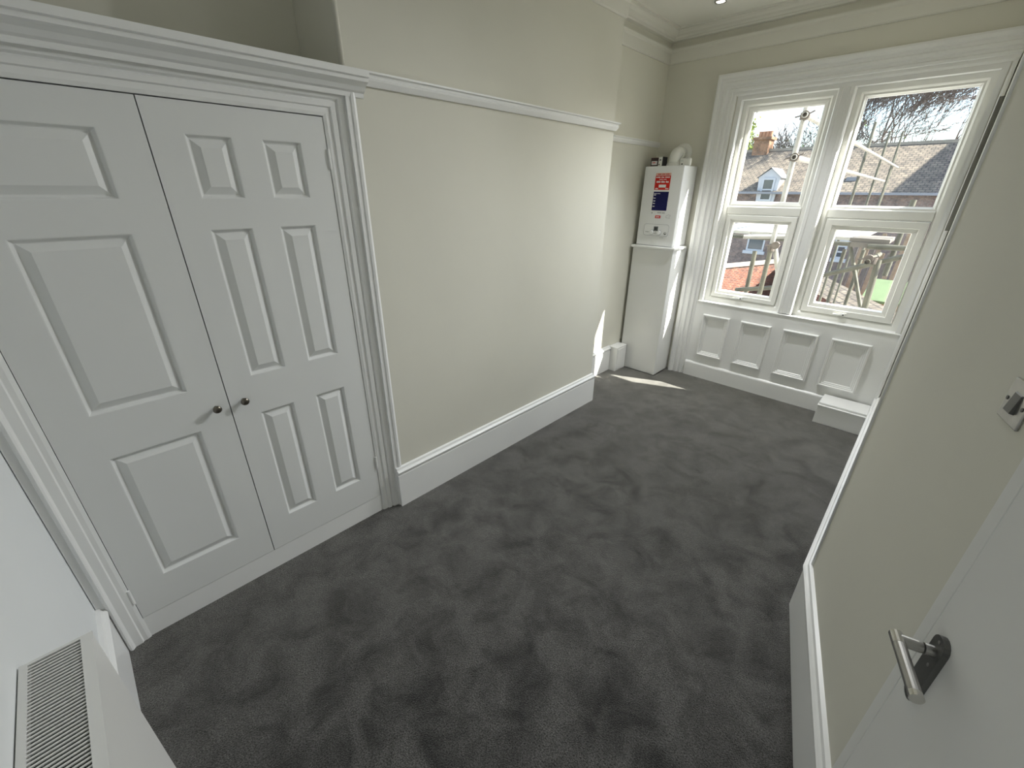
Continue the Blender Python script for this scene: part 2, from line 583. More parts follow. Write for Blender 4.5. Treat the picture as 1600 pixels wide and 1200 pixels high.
# apron below the window: backing board, four recessed moulded panels and its skirting
apron = MB().box(OX0 - 0.01, CX, YW - 0.012, YW, 0.0, OZ0).obj('trim_9', M_GLOSS)
struct(apron, 'white panelled apron below the window with four framed panels', 'wall panelling')
PROF = [(0, 0), (0, 0.016), (0.005, 0.026), (0.013, 0.026), (0.018, 0.016), (0.027, 0.015), (0.031, 0.009), (0.040, 0.008), (0.044, 0.003), (0.05, 0.002), (0.05, 0)]
for (x0, x1) in ((0.443, 0.700), (0.800, 1.063), (1.160, 1.432), (1.526, 1.799)):
    z0, z1 = 0.246, 0.677
    y = YW - 0.012
    # travel so that lateral (normal x tangent) points into the panel
    MB().sweep(PROF, [(x0, y, z0), (x0, y, z1), (x1, y, z1), (x1, y, z0)][::-1], (0, -1, 0), closed=True).obj('panel_moulding', M_GLOSS, apron)
    MB().box(x0 + 0.05, x1 - 0.05, y - 0.002, y + 0.001, z0 + 0.05, z1 - 0.05).obj('panel', M_GLOSS, apron)
skp = [(0, 0), (0.02, 0), (0.02, 0.14), (0.016, 0.150), (0.008, 0.157), (0, 0.16)]
o = MB().sweep(skp, [(CX - 0.30, YW - 0.012, 0), (OX0 - 0.01, YW - 0.012, 0)], (0, 0, 1)).obj('baseboard_far', M_GLOSS)
struct(o, 'plain low white skirting below the window panelling', 'skirting board')
# window board
sill = MB()
sill.box(OX0 - 0.008, OX1 + 0.006, YW - 0.019, YW + 0.10, OZ0 + 0.000, OZ0 + 0.012)
struct(sill.obj('trim_10', M_GLOSS, bevel=0.004), 'thin white window board under both windows', 'window board')
# linings of the opening and centre mullion
lin = MB()
lin.box(OX0, OX0 + 0.035, YW - 0.004, YW + WT, OZ0, OZ1).box(OX1 - 0.03, OX1, YW - 0.004, YW + WT, OZ0, OZ1).box(OX0 + 0.035, OX1 - 0.03, YW - 0.004, YW + WT, OZ1 - 0.03, OZ1)
struct(lin.obj('trim_11', M_GLOSS), 'white lining boards inside the window opening', 'window lining')
mul = MB()
mul.prism([(1.068, YW + WT), (1.068, YW + 0.004), (1.076, YW - 0.006), (1.098, YW - 0.008), (1.102, YW + 0.0), (1.142, YW + 0.0), (1.146, YW - 0.008), (1.170, YW - 0.006), (1.178, YW + 0.004), (1.178, YW + WT)][::-1], OZ0 + 0.02, OZ1 - 0.03)
struct(mul.obj('trim_12', M_GLOSS), 'white centre mullion between the two windows', 'mullion')

# ------------------------------------------------------------------ windows
FY = YW + 0.058         # face of the outer frame


def rect_path(x0, x1, z0, z1, y):
    return [(x0, y, z0), (x1, y, z0), (x1, y, z1), (x0, y, z1)]


def frame_bar(mb, x0, x1, z0, z1, prof, y):
    mb.sweep(prof, [(x0, y, z0), (x0, y, z1), (x1, y, z1), (x1, y, z0)][::-1], (0, -1, 0), closed=True)


def window(n, x0, x1, gx0, gx1, lx0, lx1, label):
    """x0..x1 outer frame, gx upper glass, lx lower glass"""
    w = bpy.data.objects.new('window_%d' % n, None)
    COL.objects.link(w)
    w.location = (0.5 * (x0 + x1), YW, 0.813)
    struct(w, label, 'window')
    Z0, Z1, G0, G1, G2, G3 = 0.8015, 2.5005, 0.911, 1.5675, 1.6753, 2.4315
    d = 0.058
    # outer frame
    mb = MB()
    wL = 0.045
    pr = [(0, -d), (0, 0.0), (wL - 0.012, 0.0), (wL - 0.004, -0.008), (wL, -0.014), (wL, -d)]
    frame_bar(mb, x0, x1, Z0, Z1, pr, FY)
    mb.obj('frame', M_UPVC, w)
    # transom
    MB().sweep([(-0.036, -d), (-0.036, -0.012), (-0.028, -0.002), (0.028, -0.002), (0.036, -0.012), (0.036, -d)],
               [(x0 + wL, FY, 1.647), (x1 - wL, FY, 1.647)], (0, -1, 0)).obj('transom', M_UPVC, w)
    # glazing beads of the fixed upper light
    gb = MB()
    bw = gx0 - (x0 + wL)
    frame_bar(gb, x0 + wL, x1 - wL, 1.683, Z1 - wL, [(0, -d), (0, -0.016), (0.012, -0.018), (bw - 0.008, -0.030), (bw, -0.040), (bw, -d)], FY)
    gb.obj('glazing_bead', M_UPVC, w)
    MB().box(gx0 - 0.01, gx1 + 0.01, FY + 0.046, FY + 0.052, 1.665, G3 + 0.01).obj('glass', M_GLASS, w)
    # lower casement
    sash = bpy.data.objects.new('casement', None)
    COL.objects.link(sash)
    sash.parent = w
    sash.matrix_parent_inverse = Matrix.Translation(w.location).inverted()
    sb = MB()
    s0, s1, t0, t1 = x0 + wL + 0.004, x1 - wL - 0.004, Z0 + wL + 0.004, 1.611 - 0.004
    sw = lx0 - s0
    sw2 = s1 - lx1
    swm = 0.5 * (sw + sw2)
    frame_bar(sb, s0, s1, t0, t1, [(0, -d), (0, -0.004), (0.004, 0.006), (swm * 0.55, 0.006), (swm * 0.6, -0.005), (swm - 0.005, -0.012), (swm, -0.036), (swm, -d)], FY)
    sb.obj('sash', M_UPVC, sash)
    MB().box(lx0 - 0.01, lx1 + 0.01, FY + 0.046, FY + 0.052, G0 - 0.02, G1 + 0.02).obj('glass', M_GLASS, sash)
    # handle on the bottom rail
    hx, hz = 0.5 * (x0 + x1) + 0.0, t0 + 0.022
    hb = MB().box(hx - 0.035, hx + 0.02, FY - 0.018, FY - 0.004, hz - 0.010, hz + 0.010)
    hb.tube([(hx, FY - 0.012, hz), (hx, FY - 0.035, hz), (hx - 0.012, FY - 0.04, hz - 0.002), (hx - 0.07, FY - 0.034, hz - 0.004)], 0.007, 8)
    hb.obj('handle', M_PLASTIC, sash)
    MB().lathe([(0.0, 0), (0.006, 0), (0.006, 0.008), (0.0, 0.008)], (hx + 0.002, FY - 0.036, hz + 0.001), (0, -1, 0), 10).obj('lock_button', M_BLACK, sash)
    return w


window(1, 0.3945, 1.0685, 0.479, 1.002, 0.527, 0.969, 'white framed window closest to the boiler, with fixed pane over a small casement')
window(2, 1.1775, 1.9005, 1.248, 1.7965, 1.286, 1.745, 'white framed window closest to the side wall, tree branches seen through its top pane')

# ------------------------------------------------------------------ boiler, its boxing and the things around it
bx = thing('pipe_casing_cabinet', 'tall white boxed-in cabinet with skirting under the boiler', 'cabinet', (-0.07, 4.42, 0))
CBX0, CBX1, CBY = -0.275, 0.148, 4.276
MB().box(CBX0, CBX1, CBY, YW - 0.002, 0.0, 1.288).obj('body', M_GLOSS, bx, bevel=0.003)
MB().box(-0.29, 0.166, CBY - 0.022, YW - 0.06, 1.288, 1.312).obj('top_shelf', M_GLOSS, bx, bevel=0.006)
MB().sweep([(0, 0), (0.012, 0), (0.012, 0.112), (0.007, 0.122), (0, 0.13)], [(CBX1, YW - 0.055, 0), (CBX1, CBY, 0), (CBX0 + 0.08, CBY, 0)][::-1], (0, 0, -1)).obj('skirting', M_GLOSS, bx)
# small pipe boxes
pb = thing('pipe_box', 'small white pipe box on the floor between alcove skirting and boiler cabinet', 'pipe box', (-0.25, 4.16, 0))
MB().box(XA + 0.001, -0.202, 4.068, CBY - 0.014, 0.0, 0.262).obj('body', M_GLOSS, pb, bevel=0.003)
MB().box(XA + 0.001, -0.200, 4.066, CBY - 0.014, 0.262, 0.268).obj('lid', M_GLOSS, pb)
MB().box(-0.202, -0.198, 4.085, CBY - 0.05, 0.015, 0.245).obj('side_panel', M_GLOSS, pb)
pb2 = thing('pipe_box', 'low white boxed pipe cover with a moulded lip under the fourth window panel', 'pipe box', (1.76, 4.45, 0))
MB().box(1.605, CX - 0.032, 4.318, YW - 0.034, 0.0, 0.156).obj('body', M_GLOSS, pb2, bevel=0.003)
MB().box(1.602, CX - 0.032, 4.310, YW - 0.034, 0.158, 0.168).obj('lip', M_GLOSS, pb2, bevel=0.004)
MB().box(1.607, CX - 0.032, 4.330, YW - 0.034, 0.168, 0.186).obj('lid', M_GLOSS, pb2, bevel=0.004)

BX0, BX1, BY0, BY1, BZ0, BZ1 = -0.2586, 0.1206, 4.2944, 4.575, 1.3155, 2.0113
bo = thing('combi_boiler', 'white wall-mounted gas boiler with red and blue stickers on its front', 'boiler', (-0.07, 4.43, BZ0))
MB().box(BX0, BX1, BY0, BY1, BZ0, BZ1).obj('casing', M_BOILER, bo, bevel=0.006)


def decal(mb_parent, name, x0, x1, z0, z1, m, lift=0.001, parent=None):
    return MB().box(x0, x1, BY0 - lift, BY0 - lift + 0.0008, z0, z1).obj(name, m, mb_parent)


st = decal(bo, 'red_sticker', -0.141, 0.008, 1.812, 1.932, M_RED)
decal(bo, 'sticker_heading', -0.141, 0.008, 1.934, 1.953, mat('print_pink', (0.72, 0.42, 0.36), 0.5))
hd = MB()
rnd = random.Random(4)


def words(mb, x0, x1, z, h, n, y):
    x = x0
    ws = [rnd.uniform(0.7, 1.4) for _ in range(n)]
    gap = (x1 - x0) * 0.06
    k = ((x1 - x0) - gap * (n - 1)) / sum(ws)
    for w_ in ws:
        nl = max(2, int(round(w_ * k / (h * 0.75))))
        lw = w_ * k / nl
        for i in range(nl):
            mb.box(x + i * lw, x + i * lw + lw * 0.72, y - 0.0006, y, z, z + h * rnd.choice((1, 1, 0.85)))
        x += w_ * k + gap


yd = BY0 - 0.0011
hd = MB()
words(hd, -0.12, -0.008, 1.939, 0.009, 3, yd)
hd.obj('heading_print', M_RED, bo)['kind'] = 'stuff'
hw = MB()
words(hw, -0.134, 0.0, 1.913, 0.010, 3, yd)
words(hw, -0.10, -0.03, 1.897, 0.006, 2, yd)
words(hw, -0.125, -0.005, 1.872, 0.015, 3, yd)
words(hw, -0.13, -0.1, 1.818, 0.010, 1, yd)
words(hw, -0.03, 0.002, 1.818, 0.010, 1, yd)
hw.box(-0.098, -0.028, yd - 0.0006, yd, 1.832, 1.856)
hw.obj('sticker_print', M_WHITEP, bo)['kind'] = 'stuff'
decal(bo, 'blue_sticker', -0.140, 0.010, 1.634, 1.797, M_BLUE)
bw_ = MB()
for z_ in (1.764, 1.737, 1.712, 1.691, 1.665):
    words(bw_, -0.133, -0.112, z_, 0.009, 1, yd)
words(bw_, -0.135, -0.07, 1.778, 0.005, 2, yd)
bw_.obj('sticker_bullets', M_WHITEP, bo)['kind'] = 'stuff'
gm = MB()
words(gm, -0.075, 0.0, 1.610, 0.010, 2, yd)
gm.box(-0.135, -0.125, yd - 0.0006, yd, 1.606, 1.618)
gm.obj('small_print', M_GREYP, bo)['kind'] = 'stuff'
decal(bo, 'red_badge', -0.093, -0.038, 1.566, 1.590, M_RED)
bl_ = MB()
words(bl_, -0.083, -0.048, 1.574, 0.008, 1, yd)
bl_.obj('badge_print', M_WHITEP, bo)['kind'] = 'stuff'
# handwritten mark
sc_ = MB()
sc_.tube([(0.015, yd, 1.588), (0.04, yd, 1.602), (0.06, yd, 1.594), (0.045, yd, 1.575), (0.06, yd, 1.566), (0.03, yd, 1.572), (0.01, yd, 1.58)], 0.0012, 5)
sc_.obj('pen_scribble', M_GREYP, bo)
# control panel
cp = MB()
seg = []
x0, x1, z0, z1, rr = -0.19, 0.064, 1.408, 1.512, 0.022
for cx_, cz_, a0 in ((x1 - rr, z1 - rr, 0), (x0 + rr, z1 - rr, 90), (x0 + rr, z0 + rr, 180), (x1 - rr, z0 + rr, 270)):
    for k in range(5):
        a = R(a0 + k * 22.5)
        seg.append((cx_ + rr * math.cos(a), cz_ + rr * math.sin(a)))
cpo = MB().prism([(z_, x_) for x_, z_ in seg][::-1], BY0 - 0.004, BY0 + 0.001, 'y').obj('control_panel', M_BOILER, bo)
MB().sweep([(-0.0012, 0), (-0.0012, 0.0008), (0.0012, 0.0008), (0.0012, 0)], [(x_, BY0 - 0.0042, z_) for x_, z_ in seg], (0, -1, 0), closed=True).obj('panel_outline', M_GREYP, cpo)
MB().box(-0.087, -0.044, BY0 - 0.006, BY0 - 0.003, 1.452, 1.492).obj('display', M_LCD, cpo)
MB().box(-0.078, -0.053, BY0 - 0.0068, BY0 - 0.006, 1.462, 1.482).obj('display_digits', M_BLACK, cpo)
for kx, kz, kr in ((-0.106, 1.438, 0.020), (-0.028, 1.438, 0.020)):
    k_ = MB().lathe([(kr, 0), (kr, 0.006), (kr * 0.8, 0.014), (0, 0.014)], (kx, BY0 - 0.003, kz), (0, -1, 0), 20).obj('dial', M_BOILER, cpo)
    MB().lathe([(kr + 0.003, 0), (kr + 0.003, 0.0014), (kr + 0.001, 0.0014)], (kx, BY0 - 0.004, kz), (0, -1, 0), 24).obj('dial_ring', M_GREYP, cpo)
MB().lathe([(0.012, 0), (0.012, 0.003), (0.0, 0.003)], (0.033, BY0 - 0.0035, 1.434), (0, -1, 0), 18).obj('pressure_gauge', M_LCD, cpo)
MB().lathe([(0.006, 0), (0.006, 0.001), (0.0, 0.001)], (0.035, BY0 - 0.0066, 1.437), (0, -1, 0), 12).obj('gauge_face', M_WHITEP, cpo)
lg = MB()
words(lg, -0.172, -0.135, 1.436, 0.007, 1, BY0 - 0.0041)
words(lg, -0.02, 0.02, 1.392, 0.004, 2, BY0 - 0.0002)
lg.box(-0.070, -0.062, BY0 - 0.0047, BY0 - 0.004, 1.438, 1.446)
lg.box(-0.078, -0.056, BY0 - 0.0047, BY0 - 0.004, 1.425, 1.430)
lg.obj('panel_print', M_GREYP, cpo)['kind'] = 'stuff'

# flue
fl = thing('flue_elbow', 'white flue elbow rising from the boiler top into the wall', 'flue pipe', (-0.05, 4.42, BZ1))
fx = -0.045
MB().lathe([(0.066, 0), (0.066, 0.018), (0.058, 0.022), (0.058, 0.034), (0.05, 0.036)], (fx, 4.425, BZ1 - 0.002), (0, 0, 1), 24).obj('flange', M_PLASTIC, fl, smooth=False)
pts = [(fx, 4.425, BZ1 + 0.02), (fx, 4.425, BZ1 + 0.055)]
for k in range(1, 8):
    a = R(k * 90 / 7)
    pts.append((fx, 4.425 + 0.06 * (1 - math.cos(a)), BZ1 + 0.055 + 0.06 * math.sin(a)))
pts.append((fx, YW, BZ1 + 0.115))
MB().tube(pts, 0.05, 20).obj('elbow', M_PLASTIC, fl, smooth=True)
MB().lathe([(0.056, 0), (0.056, 0.014), (0.05, 0.016)], (fx, 4.5, BZ1 + 0.115), (0, 1, 0), 24).obj('collar', M_PLASTIC, fl)
MB().lathe([(0.085, 0), (0.085, -0.006), (0.07, -0.016), (0.05, -0.018)], (fx, YW - 0.001, BZ1 + 0.115), (0, 1, 0), 28).obj('wall_plate', M_PLASTIC, fl)
for k in range(4):
    a = R(45 + 90 * k)
    MB().lathe([(0.006, 0), (0.006, 0.02), (0, 0.02)], (fx + 0.062 * math.cos(a), 4.425 + 0.062 * math.sin(a), BZ1), (0, 0, 1), 8).obj('screw', M_PLASTIC, fl)

# cartons on the boiler
ca = thing('carton', 'small dark red and black carton with a white label on top of the boiler', 'box', (-0.25, 4.40, BZ1))
MB().box(-0.245, -0.155, 4.36, 4.45, BZ1, BZ1 + 0.072).obj('body', M_CARTON, ca)
MB().box(-0.243, -0.157, 4.3605, 4.4495, BZ1 + 0.072, BZ1 + 0.0735).obj('lid_print', mat('carton_red', (0.20, 0.03, 0.02), 0.5), ca)
MB().box(-0.236, -0.180, 4.359, 4.3605, BZ1 + 0.014, BZ1 + 0.046).obj('label', M_WHITEP, ca)
w_ = MB()
words(w_, -0.228, -0.195, BZ1 + 0.028, 0.010, 1, 4.3592)
w_.obj('label_print', M_RED, ca)['kind'] = 'stuff'
ca2 = thing('carton', 'upright white and black carton standing against the flue elbow', 'box', (-0.13, 4.38, BZ1))
MB().box(-0.153, -0.112, 4.33, 4.42, BZ1, BZ1 + 0.078).obj('body', mat('black_carton', (0.03, 0.028, 0.03), 0.5), ca2)
MB().box(-0.152, -0.116, 4.3285, 4.33, BZ1 + 0.002, BZ1 + 0.077).obj('front_label', M_PLASTIC, ca2)
w_ = MB()
words(w_, -0.144, -0.124, BZ1 + 0.046, 0.012, 1, 4.3286)
w_.box(-0.147, -0.138, 4.3280, 4.3286, BZ1 + 0.008, BZ1 + 0.02)
w_.obj('label_print', M_BLACK, ca2)['kind'] = 'stuff'
al = thing('alarm_unit', 'rounded white plastic alarm unit lying on the boiler top by the window', 'alarm', (0.07, 4.42, BZ1))
MB().box(0.018, 0.118, 4.40, 4.44, BZ1, BZ1 + 0.064).obj('body', M_PLASTIC, al, bevel=0.012)
MB().lathe([(0.006, 0), (0.006, 0.002), (0, 0.002)], (0.045, 4.40, BZ1 + 0.016), (0, -1, 0), 12).obj('test_button', M_BLACK, al)
w_ = MB()
words(w_, 0.032, 0.052, BZ1 + 0.04, 0.004, 2, 4.4)
w_.obj('print', M_GREYP, al)['kind'] = 'stuff'

# ------------------------------------------------------------------ built-in cupboard
cu = thing('built_in_cupboard', 'white built-in cupboard with two panelled doors, architrave and cornice', 'cupboard', (0.0, 0.57, 0))
XD = -0.035
DY0, DY1, DY2, DZ0, DZ1 = 0.0, 0.533, 1.1406, 0.1126, 2.0726
ZP = ((0.280, 0.877), (1.055, 1.657), (1.762, 1.971))


def cupboard_door(y0, y1, cols, hinge_y, knob_y, hinges, label):
    g = 0.0018
    y0 += g
    y1 -= g
    th = 0.034
    d = bpy.data.objects.new('door', None)
    COL.objects.link(d)
    d.location = (XD, hinge_y, DZ0)
    d.parent = cu
    d.matrix_parent_inverse = Matrix.Translation(cu.location).inverted()
    d['label'] = label
    holes = [(c0_, c1_, z0_, z1_) for c0_, c1_ in cols for z0_, z1_ in ZP]
    ys = sorted({y0, y1} | {v for h in holes for v in h[:2]})
    zs = sorted({DZ0 + 0.002, DZ1 - 0.004} | {v for h in holes for v in h[2:]})
    mb = MB()
    for i in range(len(ys) - 1):
        for j in range(len(zs) - 1):
            ym, zm = 0.5 * (ys[i] + ys[i + 1]), 0.5 * (zs[j] + zs[j + 1])
            if any(h[0] < ym < h[1] and h[2] < zm < h[3] for h in holes):
                continue
            mb.quad((XD, ys[i], zs[j]), (XD, ys[i + 1], zs[j]), (XD, ys[i + 1], zs[j + 1]), (XD, ys[i], zs[j + 1]))
    za, zb = zs[0], zs[-1]
    xb = XD - th
    mb.quad((xb, y0, za), (xb, y0, zb), (xb, y1, zb), (xb, y1, za))
    mb.quad((xb, y0, za), (XD, y0, za), (XD, y0, zb), (xb, y0, zb))
    mb.quad((xb, y1, za), (xb, y1, zb), (XD, y1, zb), (XD, y1, za))
    mb.quad((xb, y0, za), (xb, y1, za), (XD, y1, za), (XD, y0, za))
    mb.quad((xb, y0, zb), (XD, y0, zb), (XD, y1, zb), (xb, y1, zb))

    def child(m_, name, material, smooth=False):
        me = m_.mesh(name, smooth)
        me.materials.append(material)
        o_ = bpy.data.objects.new(name, me)
        COL.objects.link(o_)
        o_.parent = d
        o_.matrix_parent_inverse = (Matrix.Translation(d.location)).inverted()
        return o_
    child(mb, 'leaf', M_DOOR)
    rings = [(0.0, 0.0), (0.003, -0.0008), (0.009, -0.011), (0.012, -0.014), (0.0155, -0.0145), (0.039, -0.002), (0.041, -0.001)]
    for c0_, c1_, z0_, z1_ in holes:
        pm = MB()
        vs, fs = [], []
        for ins, dep in rings:
            vs += [(XD + dep, c0_ + ins, z0_ + ins), (XD + dep, c1_ - ins, z0_ + ins), (XD + dep, c1_ - ins, z1_ - ins), (XD + dep, c0_ + ins, z1_ - ins)]
        for k in range(len(rings) - 1):
            for q_ in range(4):
                q2 = (q_ + 1) % 4
                fs.append((4 * k + q_, 4 * k + q2, 4 * k + 4 + q2, 4 * k + 4 + q_))
        k = len(rings) - 1
        fs.append((4 * k, 4 * k + 1, 4 * k + 2, 4 * k + 3))
        pm.add(vs, fs)
        child(pm, 'panel', M_DOOR)
    kb = MB().lathe([(0.0, 0), (0.008, 0), (0.0075, 0.006), (0.0065, 0.012), (0.010, 0.017), (0.0155, 0.022), (0.0165, 0.027), (0.0135, 0.032), (0.006, 0.0345), (0, 0.035)], (XD, knob_y, 0.958), (1, 0, 0), 22)
    child(kb, 'knob', M_KNOB, True)
    for hz in hinges:
        hb = MB().tube([(XD + 0.004, hinge_y, hz - 0.038), (XD + 0.004, hinge_y, hz + 0.038)], 0.0055, 8)
        child(hb, 'hinge', M_GLOSS)
    return d


cupboard_door(DY0, DY1, [(0.117, 0.411)], DY0, 0.483, (0.245, 1.80), 'narrower cupboard door with three single wide panels')
cupboard_door(DY1, DY2, [(0.638, 0.785), (0.886, 1.034)], DY2, 0.587, (0.352, 1.915), 'wider cupboard door with six narrow panels')
# dark interior behind the doors
MB().box(XD - 0.30, XD - 0.04, DY0 - 0.02, DY2 + 0.02, DZ0 - 0.02, DZ1 + 0.02).obj('carcass', M_DARK, cu)
MB().box(-0.07, -0.037, DY0 - 0.09, DY2 + 0.09, 0.0, DZ0 - 0.0005).obj('plinth', M_GLOSS, cu)
# architrave: normal +x, lateral = x cross tangent
AP = [(0, -0.03), (0, 0.0), (0.012, 0.004), (0.03, 0.004), (0.034, 0.011), (0.052, 0.013), (0.058, 0.006), (0.064, 0.017), (0.072, 0.020), (0.104, 0.021), (0.108, 0.028), (0.116, 0.038), (0.126, 0.040), (0.134, 0.037), (0.138, 0.034), (0.094, 0.0335), (0.094, -0.03)]
XB = -0.032
AL = [(min(a, 0.103), b) for a, b in AP if a <= 0.104] + [(0.100, 0.03), (0.103, -0.03)]
MB().sweep(AP, [(XB, DY0 - 0.1, DZ1), (XB, DY2, DZ1), (XB, DY2, 0.0)], (1, 0, 0)).obj('architrave', M_GLOSS, cu)
ALP = [(0, -0.03), (0, 0.0), (0.012, 0.004), (0.026, 0.004), (0.03, 0.010), (0.056, 0.012), (0.062, 0.020), (0.068, 0.024), (0.074, 0.020), (0.080, 0.010), (0.100, 0.012), (0.103, 0.010), (0.103, -0.03)]
MB().sweep(ALP, [(XB, DY0, 0.0), (XB, DY0, DZ1)], (1, 0, 0)).obj('architrave', M_GLOSS, cu)
# cornice
CP = [(0.033, 2.150), (0.035, 2.150), (0.037, 2.158), (0.038, 2.166), (0.050, 2.172), (0.062, 2.186), (0.078, 2.196), (0.090, 2.200), (0.092, 2.213), (0.102, 2.216), (0.104, 2.238), (0.033, 2.240)]
MB().sweep(CP, [(XB, YN + 0.002, 0), (XB, DY2 + 0.175, 0)][::-1], (0, 0, 1)).obj('cornice', M_GLOSS, cu)
MB().box(XR + 0.002, XB, YN + 0.002, YB0 - 0.002, 2.19, 2.238).obj('top_board', M_GLOSS, cu)

# ------------------------------------------------------------------ radiator
RZ0, RZ1 = 0.20, 0.86
RX0, RX1, RY0, RY1 = 0.805, 1.86, -0.101, 0.014
ra = thing('radiator', 'white double panel radiator with slatted top grille on the wall beside the cupboard', 'radiator', (1.3, -0.04, RZ0))
fp = MB()
n_ch = 26
MB().box(RX0, RX1, RY1 - 0.012, RY1, RZ0, RZ1).obj('front_panel', M_RADI, ra, bevel=0.004)
MB().box(RX0, RX1, RY0, RY0 + 0.012, RZ0, RZ1).obj('back_panel', M_RADI, ra, bevel=0.004)
MB().box(RX0, RX0 + 0.0015, RY0 + 0.012, RY1 - 0.012, RZ0 + 0.03, RZ1 - 0.004).obj('end_panel', M_RADI, ra)
MB().box(RX1 - 0.0015, RX1, RY0 + 0.012, RY1 - 0.012, RZ0 + 0.03, RZ1 - 0.004).obj('end_panel', M_RADI, ra)
MB().box(RX0 + 0.003, RX1 - 0.003, RY0 + 0.013, RY1 - 0.013, RZ0 + 0.05, RZ1 - 0.012).obj('convector_shade_core', M_DARK, ra)  # near-black core: shade between the slats put into its colour
gfr = MB()
gfr.box(RX0, RX1, RY1 - 0.020, RY1 + 0.001, RZ1, RZ1 + 0.004).box(RX0, RX1, RY0 - 0.001, RY0 + 0.012, RZ1, RZ1 + 0.004).box(RX0, RX0 + 0.008, RY0 + 0.012, RY1 - 0.02, RZ1, RZ1 + 0.004).box(RX1 - 0.008, RX1, RY0 + 0.012, RY1 - 0.02, RZ1, RZ1 + 0.004)
gfr.obj('grille_frame', M_RADI, ra)
sm = MB().box(-0.0019, 0.0019, RY0 + 0.012, RY1 - 0.02, -0.001, 0.002).mesh('slat')
sm.materials.append(M_RADI)
x = RX0 + 0.014
while x < RX1 - 0.012:
    s = link('slat', sm, ra)
    s.location = (x, 0, RZ1)
    x += 0.0092
for bxx in (RX0 + 0.2, RX1 - 0.2):
    MB().box(bxx - 0.02, bxx + 0.02, YN, RY0, RZ0 + 0.1, RZ0 + 0.4).obj('bracket', M_RADI, ra)

# ------------------------------------------------------------------ light switch on the angled wall
P0 = c0


def w2(t, off, z):
    p = c0 + DW * t + NW * off
    return (p.x, p.y, z)


def w2box(mb, t0, t1, o0, o1, z0, z1):
    return mb.add([w2(t0, o0, z0), w2(t1, o0, z0), w2(t1, o1, z0), w2(t0, o1, z0), w2(t0, o0, z1), w2(t1, o0, z1), w2(t1, o1, z1), w2(t0, o1, z1)],
                  [(3, 2, 1, 0), (4, 5, 6, 7), (0, 1, 5, 4), (1, 2, 6, 5), (2, 3, 7, 6), (3, 0, 4, 7)])


ls = thing('light_switch', 'square brushed steel light switch on the angled wall by the door', 'light switch', w2(0.757, 0, 1.387))
w2box(MB(), 0.716, 0.800, 0.0, 0.006, 1.387, 1.470).obj('plate', M_STEEL, ls, bevel=0.002)
rk = MB()
rk.add([w2(0.745, 0.006, 1.408), w2(0.771, 0.006, 1.408), w2(0.771, 0.006, 1.449), w2(0.745, 0.006, 1.449),
        w2(0.745, 0.013, 1.410), w2(0.771, 0.013, 1.410), w2(0.771, 0.008, 1.447), w2(0.745, 0.008, 1.447)],
       [(3, 2, 1, 0), (4, 5, 6, 7), (0, 1, 5, 4), (1, 2, 6, 5), (2, 3, 7, 6), (3, 0, 4, 7)])
rk.obj('rocker', M_STEELD, ls)
for t_ in (0.726, 0.790):
    MB().lathe([(0.0042, 0), (0.0042, 0.0016), (0, 0.002)], w2(t_, 0.0058, 1.428), tuple(NW), 12).obj('screw', M_STEELD, ls)

# dark slim panel on the side wall next to the window
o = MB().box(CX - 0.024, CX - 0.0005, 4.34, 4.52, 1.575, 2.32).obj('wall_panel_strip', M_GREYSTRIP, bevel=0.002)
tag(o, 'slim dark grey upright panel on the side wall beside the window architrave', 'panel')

# ------------------------------------------------------------------ open door
LE = Vector((2.127, 1.11, 0))
TH = R(-73.5)
DD = Vector((math.cos(TH), math.sin(TH), 0))
DN = Vector((DD.y, -DD.x, 0))                      # face towards the room


def dp(s, off, z):
    p = LE + DD * s + DN * off
    return (p.x, p.y, z)


def dbox(mb, s0, s1, o0, o1, z0, z1):
    return mb.add([dp(s0, o0, z0), dp(s1, o0, z0), dp(s1, o1, z0), dp(s0, o1, z0), dp(s0, o0, z1), dp(s1, o0, z1), dp(s1, o1, z1), dp(s0, o1, z1)],
                  [(3, 2, 1, 0), (4, 5, 6, 7), (0, 1, 5, 4), (1, 2, 6, 5), (2, 3, 7, 6), (3, 0, 4, 7)])


dr = bpy.data.objects.new('door_1', None)
COL.objects.link(dr)
dr.location = dp(0.76, 0, 0.012)
struct(dr, 'plain white flush door standing open along the angled wall', 'door')
M_DR = mat('door_white', (0.76, 0.76, 0.74), 0.5, spec=0.3, bump=(90, 0.05, 0.002))
dbox(MB(), 0.0, 0.76, -0.038, -0.0015, 0.012, 1.985).obj('leaf', M_DR, dr, bevel=0.003)
dbox(MB(), 0.031, 0.757, -0.003, 0.0, 0.014, 1.983).obj('face_panel', M_DR, dr, bevel=0.001)
dbox(MB(), 0.0005, 0.028, -0.003, 0.0, 0.014, 1.983).obj('edge_lipping', M_DR, dr, bevel=0.001)
hs = 0.078
# lever handle on backplate
hp = MB()
pl_ = []
for cz_, a0 in ((1.128, 0), (1.014, 180)):
    for k in range(9):
        a = R(a0 + k * 22.5)
        pl_.append((hs + 0.0185 * math.cos(a), cz_ + 0.0185 * math.sin(a)))
n_ = len(pl_)
vs_ = [dp(a, 0.0, b) for a, b in pl_] + [dp(a, 0.009, b) for a, b in pl_]
hp.add(vs_, [tuple(range(n_ - 1, -1, -1)), tuple(range(n_, 2 * n_))] + [(i, (i + 1) % n_, n_ + (i + 1) % n_, n_ + i) for i in range(n_)])
hp = hp.obj('handle_backplate', M_STEELD, dr)
zs_ = 1.114
for (ss, zz) in ((hs, 1.137), (hs + 0.006, 1.088), (hs, 1.008), (hs - 0.006, 1.032)):
    MB().lathe([(0.0032, 0), (0.0032, 0.001), (0, 0.0016)], dp(ss, 0.009, zz), tuple(DN), 10).obj('screw', M_STEEL, hp)
lv = MB()
